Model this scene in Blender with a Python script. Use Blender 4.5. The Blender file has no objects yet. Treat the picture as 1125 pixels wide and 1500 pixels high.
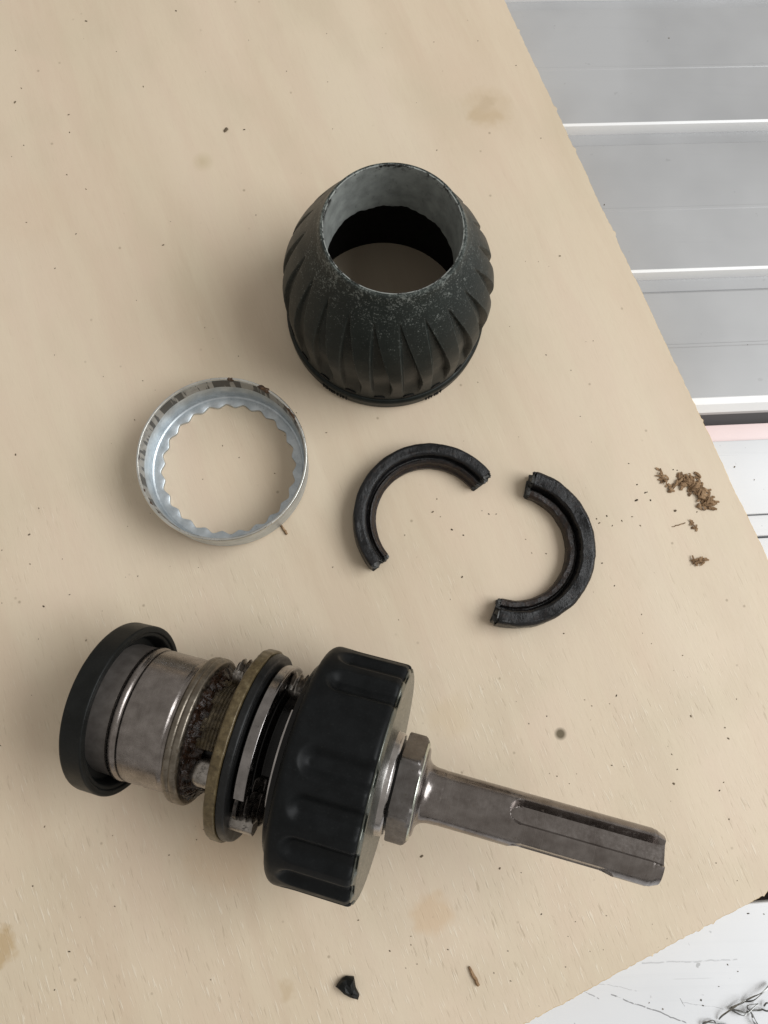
import bpy, bmesh, math, random
from mathutils import Vector, Matrix, noise

random.seed(7)
R = math.radians
U = 0.001163                      # one working unit in metres (1.163 mm)
scene = bpy.context.scene
COL = scene.collection

# ------------------------------------------------------------------ camera
FPX, CX, CY = 1127.0, 562.5, 750.0          # focal length / centre in photo pixels
CAMH = 155.0                                # camera height above the board, units
_d = Vector((515.0 - CX, -(968.5 - CY), -FPX)).normalized()
_z = -_d
_x = Vector((1, 0, 0)); _x = (_x - _z * _x.dot(_z)).normalized()
_y = _z.cross(_x)
W2C = Matrix((( _x.x, _y.x, _z.x), (_x.y, _y.y, _z.y), (_x.z, _y.z, _z.z)))
C2W = W2C.transposed()
CAM = Vector((0, 0, CAMH))
cam_data = bpy.data.cameras.new('camera')
cam = bpy.data.objects.new('camera', cam_data)
COL.objects.link(cam)
cam.matrix_world = Matrix.Translation(CAM * U) @ C2W.to_4x4()
cam_data.sensor_fit = 'VERTICAL'; cam_data.sensor_height = 24.0
cam_data.lens = FPX / 1500.0 * 24.0
cam_data.clip_start = 0.005; cam_data.clip_end = 20.0
scene.camera = cam

def at(px, py, z=0.0):
    """point of the plane at height z (units) seen at a photo pixel"""
    r = C2W @ Vector((px - CX, -(py - CY), -FPX))
    return CAM + r * ((z - CAMH) / r.z)

# ------------------------------------------------------------------ light
world = bpy.data.worlds.new('World'); scene.world = world; world.use_nodes = True
wn = world.node_tree.nodes; bgn = wn['Background']
bgn.inputs['Color'].default_value = (1.0, 0.955, 0.89, 1)
bgn.inputs['Strength'].default_value = 0.40

def area(name, loc, target, sx, sy, power, col):
    l = bpy.data.lights.new(name, 'AREA'); l.shape = 'RECTANGLE'; l.size = sx; l.size_y = sy
    l.energy = power; l.color = col
    o = bpy.data.objects.new(name, l); COL.objects.link(o)
    o.location = loc
    o.rotation_euler = (Vector(target) - Vector(loc)).to_track_quat('-Z', 'Y').to_euler()
    return o
area('window_light', (0.82, 0.06, 0.84), (0.03, 0.02, 0.0), 0.90, 0.70, 11.9, (0.96, 0.985, 1.0))

scene.view_settings.view_transform = 'Standard'
scene.view_settings.look = 'None'
scene.view_settings.exposure = 0.06
scene.view_settings.gamma = 1.0
scene.cycles.use_denoising = True
scene.cycles.max_bounces = 8

# ------------------------------------------------------------------ node helpers
class NT:
    def __init__(s, name):
        s.m = bpy.data.materials.new(name); s.m.use_nodes = True
        s.t = s.m.node_tree; s.n = s.t.nodes; s.l = s.t.links
        s.b = s.n['Principled BSDF']
        tc = s.n.new('ShaderNodeTexCoord'); mp = s.n.new('ShaderNodeMapping')
        mp.inputs['Scale'].default_value = (1 / U, 1 / U, 1 / U)
        s.l.new(tc.outputs['Object'], mp.inputs['Vector'])
        s.co = mp.outputs['Vector']                     # coordinates in working units
    def put(s, sock, v):
        if isinstance(v, bpy.types.NodeSocket): s.l.new(v, sock)
        elif isinstance(v, (tuple, list)) and len(v) == 3 and sock.type == 'RGBA': sock.default_value = (*v, 1)
        else: sock.default_value = v
    def map(s, v=None, rot=(0, 0, 0), scale=(1, 1, 1), loc=(0, 0, 0)):
        m = s.n.new('ShaderNodeMapping'); s.l.new(v or s.co, m.inputs['Vector'])
        m.inputs['Rotation'].default_value = rot; m.inputs['Scale'].default_value = scale; m.inputs['Location'].default_value = loc
        return m.outputs['Vector']
    def noise(s, scale=1.0, detail=3.0, rough=.5, v=None, dist=0.0):
        t = s.n.new('ShaderNodeTexNoise'); s.l.new(v or s.co, t.inputs['Vector'])
        t.inputs['Scale'].default_value = scale; t.inputs['Detail'].default_value = detail
        t.inputs['Roughness'].default_value = rough; t.inputs['Distortion'].default_value = dist
        return t.outputs['Fac']
    def ramp(s, f, *stops, interp='LINEAR'):
        r = s.n.new('ShaderNodeValToRGB'); s.l.new(f, r.inputs['Fac']); e = r.color_ramp.elements
        r.color_ramp.interpolation = interp
        while len(e) < len(stops): e.new(0.5)
        for el, (p, c) in zip(e, stops):
            el.position = p; el.color = (*c, 1) if isinstance(c, (tuple, list)) else (c, c, c, 1)
        return r.outputs['Color']
    def math(s, op, a, b=0.0, c=0.0, clamp=False):
        m = s.n.new('ShaderNodeMath'); m.operation = op; m.use_clamp = clamp
        s.put(m.inputs[0], a); s.put(m.inputs[1], b); s.put(m.inputs[2], c)
        return m.outputs[0]
    def mix(s, f, a, b, mode='MIX'):
        m = s.n.new('ShaderNodeMix'); m.data_type = 'RGBA'; m.blend_type = mode
        s.put(m.inputs[0], f); s.put(m.inputs[6], a); s.put(m.inputs[7], b)
        return m.outputs[2]
    def sep(s, v=None):
        x = s.n.new('ShaderNodeSeparateXYZ'); s.l.new(v or s.co, x.inputs[0]); return x.outputs
    def dist(s, p, v=None):
        m = s.n.new('ShaderNodeVectorMath'); m.operation = 'DISTANCE'
        s.l.new(v or s.co, m.inputs[0]); m.inputs[1].default_value = p
        return m.outputs['Value']
    def bump(s, h, strength=.3, dist=.1):
        b = s.n.new('ShaderNodeBump'); s.put(b.inputs['Height'], h)
        b.inputs['Strength'].default_value = strength; b.inputs['Distance'].default_value = dist * U
        s.l.new(b.outputs['Normal'], s.b.inputs['Normal'])
    def done(s, color=None, rough=None, metal=None, spec=None):
        if color is not None: s.put(s.b.inputs['Base Color'], color)
        if rough is not None: s.put(s.b.inputs['Roughness'], rough)
        if metal is not None: s.put(s.b.inputs['Metallic'], metal)
        if spec is not None: s.put(s.b.inputs['Specular IOR Level'], spec)
        return s.m

# ------------------------------------------------------------------ mesh helpers
def tag(o, label, cat, group=None, kind=None):
    if label: o['label'] = label
    if cat: o['category'] = cat
    if group: o['group'] = group
    if kind: o['kind'] = kind
    return o

def empty(name, loc, label, cat, group=None):
    o = bpy.data.objects.new(name, None); COL.objects.link(o); o.empty_display_size = .005
    o.location = Vector(loc) * U
    return tag(o, label, cat, group)

def mesh(name, verts, faces, mat, parent=None, smooth=35, origin=None, clean=False):
    """verts in world working units; the object sits at its parent's origin"""
    org = Vector(origin) if origin is not None else (parent_org(parent) if parent else Vector((0, 0, 0)))
    me = bpy.data.meshes.new(name)
    me.from_pydata([(Vector(v) - org) * U for v in verts], [], faces)
    bm = bmesh.new(); bm.from_mesh(me)
    if clean: bmesh.ops.remove_doubles(bm, verts=bm.verts, dist=1e-4 * U)
    bmesh.ops.recalc_face_normals(bm, faces=bm.faces)
    bm.to_mesh(me); bm.free()
    if smooth:
        me.shade_smooth(); me.set_sharp_from_angle(angle=R(smooth))
    me.materials.append(mat)
    o = bpy.data.objects.new(name, me); COL.objects.link(o)
    if parent: o.parent = parent
    else: o.location = org * U
    return o

def parent_org(p):
    v = Vector((0, 0, 0))
    while p is not None:
        v += Vector(p.location); p = p.parent
    return v / U

def fillet(pts, rad, seg=4, closed=True):
    """round the corners of a 2D polyline; rad: one radius or one per point"""
    out = []; n = len(pts)
    for i, p in enumerate(pts):
        r = rad[i] if isinstance(rad, (list, tuple)) else rad
        if r <= 0 or (not closed and i in (0, n - 1)): out.append(p); continue
        P = Vector(p); a = Vector(pts[i - 1]) - P; b = Vector(pts[(i + 1) % n]) - P
        la, lb = a.length, b.length; a.normalize(); b.normalize()
        rr = min(r, la * .49, lb * .49)
        A, B = P + a * rr, P + b * rr
        for k in range(seg + 1):
            t = k / seg
            q = A * (1 - t) ** 2 + P * 2 * t * (1 - t) + B * t * t
            out.append((q.x, q.y))
    return out

class Frame:
    """lathe frame: s along axis u, angle 0 along e0, positive towards e1"""
    def __init__(f, p, u, e0, e1): f.p, f.u, f.e0, f.e1 = p, u, e0, e1
    def pt(f, s, r, a): return f.p + f.u * s + (f.e0 * math.cos(a) + f.e1 * math.sin(a)) * r

def lathe(name, f, prof, mat, parent=None, N=128, fun=None, a0=0.0, a1=None, closed=True, smooth=35, origin=None, hold=True):
    """revolve the profile [(s, r)]; fun(s, r, a, i) -> (s, r) may deform; a0..a1 makes a capped arc"""
    if hold:
        q = []
        for i, (s, r) in enumerate(prof):
            q.append((s, r))
            if not closed and i == len(prof) - 1: break
            s2, r2 = prof[(i + 1) % len(prof)]; d = math.hypot(s2 - s, r2 - r)
            if d > .35:
                k = .05 / d; q += [(s + (s2 - s) * k, r + (r2 - r) * k), (s2 - (s2 - s) * k, r2 - (r2 - r) * k)]
        prof = q
    full = a1 is None
    n = N if full else N + 1
    m = len(prof); V = []; F = []
    for j in range(n):
        a = (2 * math.pi * j / N) if full else a0 + (a1 - a0) * j / N
        for i, (s, r) in enumerate(prof):
            if fun: s, r = fun(s, r, a, i)
            V.append(f.pt(s, r, a))
    for j in range(N):
        k = (j + 1) % n
        for i in range(m if closed else m - 1):
            i2 = (i + 1) % m
            F.append((j * m + i, j * m + i2, k * m + i2, k * m + i))
    if not full and closed:
        F.append(tuple(range(m))); F.append(tuple(N * m + i for i in range(m - 1, -1, -1)))
    return mesh(name, V, F, mat, parent, smooth, origin, clean=True)

def tube(V, F, path, rad, k=6):
    """append a tube along path points to V, F"""
    base = len(V); n = len(path)
    for i, p in enumerate(path):
        t = (path[min(i + 1, n - 1)] - path[max(i - 1, 0)]).normalized()
        a = t.cross(Vector((0, 0, 1)));
        if a.length < 1e-3: a = Vector((1, 0, 0))
        a.normalize(); b = t.cross(a)
        r = rad(i / (n - 1)) if callable(rad) else rad
        for q in range(k):
            w = 2 * math.pi * q / k
            V.append(p + a * r * math.cos(w) + b * r * math.sin(w))
    for i in range(n - 1):
        for q in range(k):
            q2 = (q + 1) % k
            F.append((base + i * k + q, base + i * k + q2, base + (i + 1) * k + q2, base + (i + 1) * k + q))
    F.append(tuple(base + q for q in range(k))); F.append(tuple(base + (n - 1) * k + q for q in range(k)))

def sm(a, b, x):
    t = max(0.0, min(1.0, (x - a) / (b - a))); return t * t * (3 - 2 * t)
def nz(x, y, z, s=1.0): return noise.noise(Vector((x * s, y * s, z * s)))

# ------------------------------------------------------------------ materials
GR = -69.1                         # grain direction on the board, degrees
def mat_plywood():
    s = NT('plywood')
    # grain frame: x across, y along
    g = s.map(rot=(0, 0, R(90 - (GR + 180))))
    big = s.noise(.022, 3, .55, s.map(g, scale=(1, .30, 1)))
    mid = s.noise(.16, 4, .6, s.map(g, scale=(1, .14, 1)), .4)
    band = s.noise(.05, 3, .5, s.map(g, scale=(1, .10, 1)))
    fine = s.noise(1.5, 3, .6, s.map(g, scale=(1, .13, 1)))
    fine2 = s.noise(2.6, 2, .5, s.map(g, scale=(1, .10, 1), loc=(31, 7, 0)))
    blotch = s.noise(.045, 2, .5)
    c = s.ramp(big, (.30, (.60, .483, .345)), (.5, (.668, .548, .412)), (.7, (.712, .608, .472)))
    c = s.mix(s.ramp(band, (.40, 0.), (.62, .45)), c, (.705, .562, .43))
    c = s.mix(s.ramp(blotch, (.48, 0.), (.68, .40)), c, (.595, .51, .37))
    c = s.mix(s.ramp(mid, (.42, 0.), (.60, .30)), c, (.73, .635, .475))
    # pores and pale fibres, patchy
    yy = s.sep()[1]
    patch = s.ramp(s.math('ADD', s.noise(.05, 3, .6), s.math('MULTIPLY', yy, -.0028)), (.40, .06), (.72, 1.))
    dk = s.math('MULTIPLY', s.ramp(fine, (.31, .55), (.39, 0.)), patch)
    lt = s.math('MULTIPLY', s.ramp(fine2, (.61, 0.), (.69, .65)), patch)
    c = s.mix(dk, c, (.46, .37, .26)); c = s.mix(lt, c, (.78, .70, .57))
    hair = s.noise(5.0, 2, .5, s.map(g, scale=(1, .05, 1), loc=(5, 50, 0)))
    c = s.mix(s.math('MULTIPLY', s.ramp(hair, (.60, 0.), (.68, .35)), s.math('ADD', s.math('MULTIPLY', patch, .7), .3)), c, (.47, .385, .27))
    # stains and a knot with shapes of their own
    wv = s.n.new('ShaderNodeTexNoise'); s.l.new(s.co, wv.inputs['Vector'])
    wv.inputs['Scale'].default_value = .35; wv.inputs['Detail'].default_value = 3
    vm = s.n.new('ShaderNodeVectorMath'); vm.operation = 'MULTIPLY_ADD'
    s.l.new(wv.outputs['Color'], vm.inputs[0]); vm.inputs[1].default_value = (5, 5, 0)
    s.l.new(s.co, vm.inputs[2]); wco = vm.outputs[0]
    def stain(px, py, rad, soft, col, amt):
        nonlocal c
        p = at(px, py); q = (p.x + 2.5, p.y + 2.5, 0.0)
        d = s.dist(q, wco)
        f = s.math('MULTIPLY', s.math('SUBTRACT', rad + soft, d), amt / soft, clamp=True)
        f = s.math('MINIMUM', f, amt)
        c = s.mix(f, c, col)
    stain(715, 158, 4.0, 2.6, (.54, .42, .27), .34)
    stain(712, 150, 1.0, 1.6, (.46, .35, .22), .36)
    stain(700, 168, 1.2, 1.8, (.50, .37, .22), .4)
    stain(722, 172, 1.0, 2.0, (.50, .37, .22), .4)
    stain(632, 1338, 2.6, 2.0, (.62, .43, .25), .42)
    stain(-2, 1388, 2.4, 1.4, (.46, .31, .14), .6)
    stain(660, 1050, 2.0, 3.0, (.62, .48, .30), .3)
    stain(420, 1448, 1.0, 1.2, (.48, .35, .20), .4)
    stain(330, 1245, 5.0, 4.0, (.64, .46, .30), .35)
    stain(40, 310, 5.0, 6.0, (.62, .46, .32), .16)
    p = at(821, 1075); d = s.dist((p.x, p.y, 0))
    f = s.ramp(s.math('DIVIDE', d, 2.2), (.30, .92), (.62, .0)); c = s.mix(f, c, (.10, .075, .035))
    for px, py, am in ((331, 190, 0), (297, 237, .35)):
        if am:
            p = at(px, py); d = s.dist((p.x, p.y, 0)); f = s.ramp(s.math('DIVIDE', d, 3.), (.1, am), (.9, 0.)); c = s.mix(f, c, (.40, .32, .15))
    spk = s.n.new('ShaderNodeTexVoronoi'); s.l.new(s.co, spk.inputs['Vector']); spk.inputs['Scale'].default_value = .22
    sf = s.math('MULTIPLY', s.ramp(spk.outputs['Distance'], (.035, .55), (.085, 0.)), s.ramp(s.noise(.11, 1), (.5, 0.), (.6, 1.)))
    c = s.mix(sf, c, (.25, .19, .12))
    h = s.math('ADD', s.math('MULTIPLY', s.math('SUBTRACT', lt, dk), .9), s.math('ADD', s.math('MULTIPLY', fine, .35), s.math('MULTIPLY', s.noise(.5, 4), .4)))
    s.bump(h, .34, .16)
    return s.done(c, s.ramp(fine2, (.3, .50), (.7, .62)), 0, .35)

def mat_edge():
    s = NT('plywood_edge'); z = s.sep()[2]
    c = s.ramp(s.noise(.8, 3), (.3, (.52, .37, .20)), (.7, (.72, .58, .38)))
    return s.done(c, .7, 0, .2)

def mat_black(name, col=(.012, .0125, .0125), rough=.42, dust=.0, dustz=None, dcol=(.14, .15, .14), bump=.12, spec=.4):
    s = NT(name)
    n1 = s.noise(.35, 4, .6); n2 = s.noise(3.2, 3, .6); n3 = s.noise(1.1, 5, .7)
    c = s.mix(s.ramp(n1, (.35, 0.), (.7, .5)), col, tuple(x * 2.1 for x in col))
    if dust:
        f = s.ramp(n2, (.62 - dust * .25, 0.), (.72, dust))
        c = s.mix(f, c, dcol)
    s.bump(s.math('ADD', n3, s.math('MULTIPLY', n2, .5)), bump, .12)
    return s.done(c, s.ramp(n1, (.3, rough - .07), (.7, rough + .10)), 0, spec)

def mat_sleeve():
    s = NT('black_rubber_sleeve')
    z = s.sep()[2]
    n1 = s.noise(.22, 3, .6); n2 = s.noise(2.3, 4, .65); n4 = s.noise(6.0, 2, .5); n3 = s.noise(.7, 5, .7)
    c = s.mix(s.ramp(n1, (.35, 0.), (.7, .6)), (.0070, .0090, .0081), (.0145, .0182, .0165))
    # pale dust: fine specks, dense by the rim, sparse lower
    rim = s.ramp(s.math('DIVIDE', z, 34.5), (.30, .05), (.62, .34), (.82, .56), (.93, .72), (.99, 1.))
    pat = s.ramp(s.noise(.42, 4, .7), (.36, .35), (.66, 1.))
    th = s.math('MULTIPLY', rim, pat)
    k = s.math('ADD', s.math('MULTIPLY', n2, .6), s.math('MULTIPLY', n4, .4))
    f = s.math('MULTIPLY', s.math('SUBTRACT', s.math('ADD', k, s.math('MULTIPLY', th, .25)), .655), 9.0, clamp=True)
    f = s.math('MULTIPLY', f, .75)
    c = s.mix(f, c, (.20, .215, .20))
    gm = s.n.new('ShaderNodeNewGeometry')
    edge_pale = s.math('MULTIPLY', s.ramp(gm.outputs['Pointiness'], (.515, 0.), (.56, .5)), s.ramp(n3, (.40, .15), (.60, 1.)))  # rib edges mixed paler, broken up by noise
    c = s.mix(edge_pale, c, (.085, .098, .090))
    # thin film of greenish dust all over the upper flank
    c = s.mix(s.math('MULTIPLY', rim, .055), c, (.20, .25, .225))
    s.bump(s.math('ADD', n3, s.math('MULTIPLY', n2, .6)), .22, .14)
    return s.done(c, s.ramp(n1, (.3, .36), (.7, .48)), 0, .20)

def mat_liner():
    s = NT('grey_dusty_liner')
    n = s.noise(.35, 4, .6); n2 = s.noise(1.6, 3, .6, s.map(scale=(1, 1, .5)))
    c = s.ramp(n, (.3, (.19, .20, .19)), (.55, (.27, .285, .27)), (.75, (.34, .36, .335)))
    c = s.mix(s.ramp(n2, (.60, 0.), (.72, .35)), c, (.06, .06, .06))
    z = s.sep()[2]
    chip = s.math('MULTIPLY', s.ramp(s.math('DIVIDE', z, 34.6), (.945, 0.), (.985, 1.)), s.ramp(s.noise(.55, 4, .7), (.50, 0.), (.57, 1.)))
    c = s.mix(chip, c, (.02, .02, .018))
    s.bump(s.noise(.9, 4), .15, .12)
    return s.done(c, .45, 0, .4)

AXU = Vector((math.cos(R(9)) * math.cos(R(-14.35)), math.cos(R(9)) * math.sin(R(-14.35)), math.sin(R(9))))
def mat_steel(name, lo=(.20, .185, .175), hi=(.40, .38, .365), rough=.30, grime=0.0, gcol=(.05, .035, .02), scale=.3, turned=0.0):
    s = NT(name)
    n = s.noise(scale, 4, .6); n2 = s.noise(scale * 6, 3, .6)
    c = s.ramp(n, (.3, lo), (.7, hi))
    c = s.mix(s.ramp(n2, (.55, 0.), (.75, .35)), c, lo)
    met = 1.0
    rg = s.ramp(n2, (.3, rough - .06), (.7, rough + .12))
    if grime:
        g = s.ramp(s.noise(scale * 2.2, 5, .65), (.62 - grime * .3, 0.), (.72 - grime * .15, 1.))
        c = s.mix(g, c, gcol)
        met = s.math('SUBTRACT', 1.0, s.math('MULTIPLY', g, .85))
    h = s.math('ADD', n2, s.math('MULTIPLY', s.noise(scale * 14, 2), .4))
    if turned:
        dp = s.n.new('ShaderNodeVectorMath'); dp.operation = 'DOT_PRODUCT'; s.l.new(s.co, dp.inputs[0]); dp.inputs[1].default_value = AXU
        cb = s.n.new('ShaderNodeCombineXYZ'); s.l.new(dp.outputs['Value'], cb.inputs[0])
        tn = s.noise(7.0, 2, .7, cb.outputs[0])
        h = s.math('ADD', h, s.math('MULTIPLY', tn, 1.6 * turned))
        c = s.mix(s.ramp(tn, (.56, 0.), (.66, .35 * turned)), c, tuple(x * 1.7 for x in hi))
        c = s.mix(s.ramp(tn, (.32, .35 * turned), (.42, 0.)), c, tuple(x * .5 for x in lo))
    s.bump(h, .10, .05)
    return s.done(c, rg, met)

def mat_zinc():
    s = NT('zinc_plated_steel')
    n = s.noise(.45, 4, .6); n2 = s.noise(3., 3, .6)
    c = s.ramp(n, (.3, (.42, .465, .495)), (.7, (.62, .66, .685)))
    c = s.mix(s.ramp(n2, (.64, 0.), (.74, .5)), c, (.16, .18, .20))
    s.bump(n2, .10, .05)
    return s.done(c, s.ramp(n2, (.3, .34), (.7, .50)), .85)

def mat_scuff():
    s = NT('scuffed_band')
    # pale scraped patches with clean ends on a dark oily film; object frame: z up, ring centre at origin
    x, y, z = s.sep()
    a = s.math('MULTIPLY', s.math('ARCTAN2', y, x), 9.0)
    cb = s.n.new('ShaderNodeCombineXYZ'); s.l.new(a, cb.inputs[0]); s.l.new(s.math('MULTIPLY', z, .05), cb.inputs[1])
    n = s.noise(1.0, 2.5, .75, cb.outputs[0]); m = s.noise(.5, 3, .6)
    f = s.ramp(n, (.47, 0.), (.50, .85)); f2 = s.ramp(m, (.3, .6), (.6, 1.))
    c = s.mix(s.math('MULTIPLY', f, f2), (.055, .052, .045), (.40, .385, .35))
    return s.done(c, .42, .25)

def mat_grease(name='brown_grease', a=(.006, .004, .003), b=(.055, .022, .010), rough=.20):
    s = NT(name)
    n = s.noise(1.4, 4, .65)
    c = s.ramp(n, (.35, a), (.6, tuple((x + y) / 2 for x, y in zip(a, b))), (.8, b))
    s.bump(s.noise(2.5, 3, .6), .6, .3)
    return s.done(c, rough, 0, .5)

def mat_brass():
    s = NT('oily_brown_washer')
    n = s.noise(.9, 4, .65); n2 = s.noise(2.6, 3)
    c = s.ramp(n, (.3, (.060, .042, .018)), (.55, (.115, .084, .040)), (.75, (.19, .152, .085)))
    c = s.mix(s.ramp(n2, (.58, 0.), (.70, .6)), c, (.03, .02, .012))
    s.bump(n2, .3, .12)
    return s.done(c, .36, .25)

def mat_rubber_half(name, rough, dirt):
    s = NT(name)
    n1 = s.noise(.5, 4, .6); n2 = s.noise(2.4, 4, .65); n3 = s.noise(1.1, 3, .6)
    c = s.mix(s.ramp(n1, (.35, 0.), (.7, .7)), (.0075, .0075, .008), (.018, .018, .019))
    c = s.mix(s.ramp(n2, (.62, 0.), (.78, dirt)), c, (.11, .10, .09))
    c = s.mix(s.ramp(n3, (.56, 0.), (.70, dirt)), c, (.050, .028, .020))
    x, y, z = s.sep()
    rr = s.math('SQRT', s.math('ADD', s.math('MULTIPLY', x, x), s.math('MULTIPLY', y, y)))
    lip = s.math('MULTIPLY', s.ramp(s.math('DIVIDE', rr, 20.0), (.585, 1.), (.64, 0.)), s.ramp(s.noise(1.3, 4, .65), (.38, .1), (.62, .85)))
    c = s.mix(lip, c, (.034, .020, .014))
    cr = s.noise(1.6, 3, .7, s.map(rot=(0, 0, .6), scale=(1, .35, 1)), 1.2)
    s.bump(s.math('ADD', s.math('ADD', n2, n3), s.ramp(cr, (.42, 0.), (.5, .6), (.58, 0.))), .26, .16)
    return s.done(c, s.ramp(n1, (.3, rough - .1), (.7, rough + .12)), 0, .30)

def mat_white(name, a, b, rough=.35, scr=.5, metal=0.0, lines=()):
    s = NT(name)
    n = s.noise(.03, 3, .55); l = s.noise(.9, 3, .6, s.map(rot=(0, 0, R(-3.3)), scale=(.02, 1, 1)))
    sp = s.noise(.5, 2, .5)
    c = s.ramp(n, (.35, a), (.65, b))
    c = s.mix(s.ramp(l, (.58, 0.), (.80, .12 * scr)), c, tuple(x * .7 for x in a))
    c = s.mix(s.ramp(sp, (.74, 0.), (.78, .5 * scr)), c, (.20, .20, .20))
    # hairline scratches
    k = s.noise(1.0, 2, .5, s.map(rot=(0, 0, R(24)), scale=(.02, 1.3, 1)), .6)
    c = s.mix(s.ramp(k, (.725, 0.), (.735, .45 * scr), (.75, 0.)), c, (.25, .25, .26))
    for (xa, ya, xb, yb, wd, am) in lines:
        A, B = at(xa, ya, -8.4), at(xb, yb, -8.4); L = (B - A).length
        g = s.map(loc=(-A.x, -A.y, 0)); g = s.map(g, rot=(0, 0, -math.atan2(B.y - A.y, B.x - A.x)))
        gx, gy, _ = s.sep(g)
        gy = s.math('ADD', gy, s.math('MULTIPLY', s.math('SUBTRACT', s.noise(.25, 3, .6), .5), 1.0))
        f = s.math('MULTIPLY', s.math('LESS_THAN', s.math('ABSOLUTE', gy), wd), s.math('LESS_THAN', s.math('ABSOLUTE', s.math('SUBTRACT', gx, L / 2)), L / 2))
        f = s.math('MULTIPLY', f, s.ramp(s.noise(1.2, 2), (.35, 0.), (.5, am)))
        c = s.mix(f, c, (.22, .22, .23))
    s.bump(l, .06, .08)
    return s.done(c, rough, metal, .5)

def mat_shaving():
    s = NT('wood_shaving')
    c = s.ramp(s.noise(.8, 4, .7), (.3, (.075, .042, .020)), (.5, (.24, .145, .075)), (.72, (.42, .28, .16)))
    return s.done(c, .7, 0, .25)

def mat_crumb():
    s = NT('dark_crumb')
    c = s.ramp(s.noise(.09, 1), (.40, (.06, .045, .03)), (.55, (.22, .17, .115)), (.7, (.10, .075, .05)))
    return s.done(c, .8, 0, .2)

def mat_skirt():
    s = NT('greyed_drum_steel')  # light put into the drum steel's colour, where the ring would mirror black
    c = s.ramp(s.noise(.5, 4, .6), (.3, (.16, .14, .125)), (.7, (.25, .225, .205)))
    return s.done(c, .38, .6)

M = dict(
    ply=mat_plywood(), edge=mat_edge(), sleeve=mat_sleeve(), liner=mat_liner(),
    inside=mat_black('black_inside', (.006, .006, .006), .7, 0, bump=.3, spec=.2),
    collar=mat_black('black_collar_plastic', (.0056, .0062, .0066), .42, .14, dcol=(.05, .055, .05), bump=.12, spec=.115),
    endring=mat_black('black_end_ring', (.0065, .0070, .0066), .40, .12, dcol=(.06, .06, .055), bump=.25, spec=.18),
    blackwash=mat_black('black_washer', (.009, .009, .009), .36, .12, bump=.2, spec=.22),
    drum=mat_steel('oily_steel_drum', (.20, .178, .165), (.32, .29, .274), .24, 0, scale=.5, turned=.6),
    skirt=mat_skirt(),
    flange=mat_steel('stained_steel_flange', (.14, .118, .092), (.27, .24, .20), .34, .30, (.07, .05, .03), .5),
    core=mat_steel('steel_core', (.20, .17, .12), (.42, .38, .31), .32, .45, (.045, .028, .014), .6),
    darkcore=mat_black('gap_shade_core', (.004, .0035, .0035), .25, 0, bump=.12, spec=.25),  # near-black colour puts the shade of the gaps into the core
    bright=mat_steel('bright_steel', (.33, .31, .30), (.50, .475, .46), .22, .0),
    shank=mat_steel('shank_steel', (.175, .153, .142), (.31, .283, .27), .22, .08, (.09, .07, .055), .30, turned=.5),
    hexm=mat_steel('hex_steel', (.135, .122, .115), (.21, .197, .19), .32, .12, (.07, .06, .05), .5, turned=.4),
    chamfer=mat_steel('worn_chamfer', (.46, .48, .42), (.66, .68, .60), .24, 0),
    plate=mat_steel('dull_plate', (.125, .135, .12), (.21, .215, .19), .30, .10, (.05, .06, .055), .35),
    band=mat_steel('polished_band', (.20, .187, .18), (.34, .318, .31), .17, .06, (.04, .03, .025), .35, turned=.5),
    oilyjaw=mat_steel('oily_jaw_steel', (.03, .026, .024), (.14, .125, .115), .24, .55, (.006, .005, .004), .6),
    rimedge=mat_steel('bright_rim', (.55, .55, .52), (.72, .72, .69), .30, 0, scale=.25),  # rim edge paler than the wall
    jaw=mat_steel('jaw_steel', (.22, .20, .18), (.45, .42, .39), .30, .25, (.03, .024, .02), .6),
    zinc=mat_zinc(), scuff=mat_scuff(), grease=mat_grease(), rust=mat_grease('rusty_grease', (.022, .010, .004), (.13, .060, .018), .40),
    brass=mat_brass(),
    half1=mat_rubber_half('black_rubber_half', .36, .22), half2=mat_rubber_half('torn_black_rubber_half', .34, .22),
    cut=mat_black('torn_rubber_face', (.035, .034, .032), .45, .5, bump=.6),
    plank=mat_white('shade_grey_plank', (.37, .372, .378), (.44, .443, .45), .28, .5),  # shade on the upper slats is put into this darker grey
    bead=mat_white('white_edge_highlight', (.84, .845, .85), (.88, .885, .89), .3, .15),  # white colour stands in for light caught by the slat bevel
    lower=mat_white('white_plank', (.66, .67, .69), (.73, .74, .76), .36, 1.),
    board=mat_white('scratched_white_board', (.70, .712, .735), (.755, .767, .79), .36, 1., lines=((895, 1457, 1007, 1499, .12, .9), (838, 1444, 878, 1462, .10, .7), (940, 1411, 1080, 1406, .14, .35), (996, 1462, 1003, 1474, .08, .7), (1000, 1468, 1060, 1478, .07, .4), (870, 1438, 935, 1452, .06, .4))),
    pink=mat_white('pale_pink_trim', (.78, .62, .61), (.84, .70, .69), .4, .2),
    floor=mat_black('dark_floor', (.045, .034, .028), .8, 0, spec=.2),
    swarf=mat_steel('swarf_steel', (.13, .13, .125), (.36, .36, .35), .26, .0, scale=1.5),
    shav=mat_shaving(),
    crumb=mat_crumb(),
)

# ------------------------------------------------------------------ setting: floor, planks, boards
ZP = -8.0                                            # underside of the plywood
FLOOR = -22.0
fl = mesh('floor', [(-900, -900, FLOOR), (900, -900, FLOOR), (900, 900, FLOOR), (-900, 900, FLOOR)], [(0, 1, 2, 3)], M['floor'], smooth=0)
tag(fl, None, None, kind='structure')

SL = math.tan(R(3.3))
def yline(px, py, z):                                # y at x=90 of a plank line seen at that pixel
    p = at(px, py, z); return p.y - (p.x - 90) * SL

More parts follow.
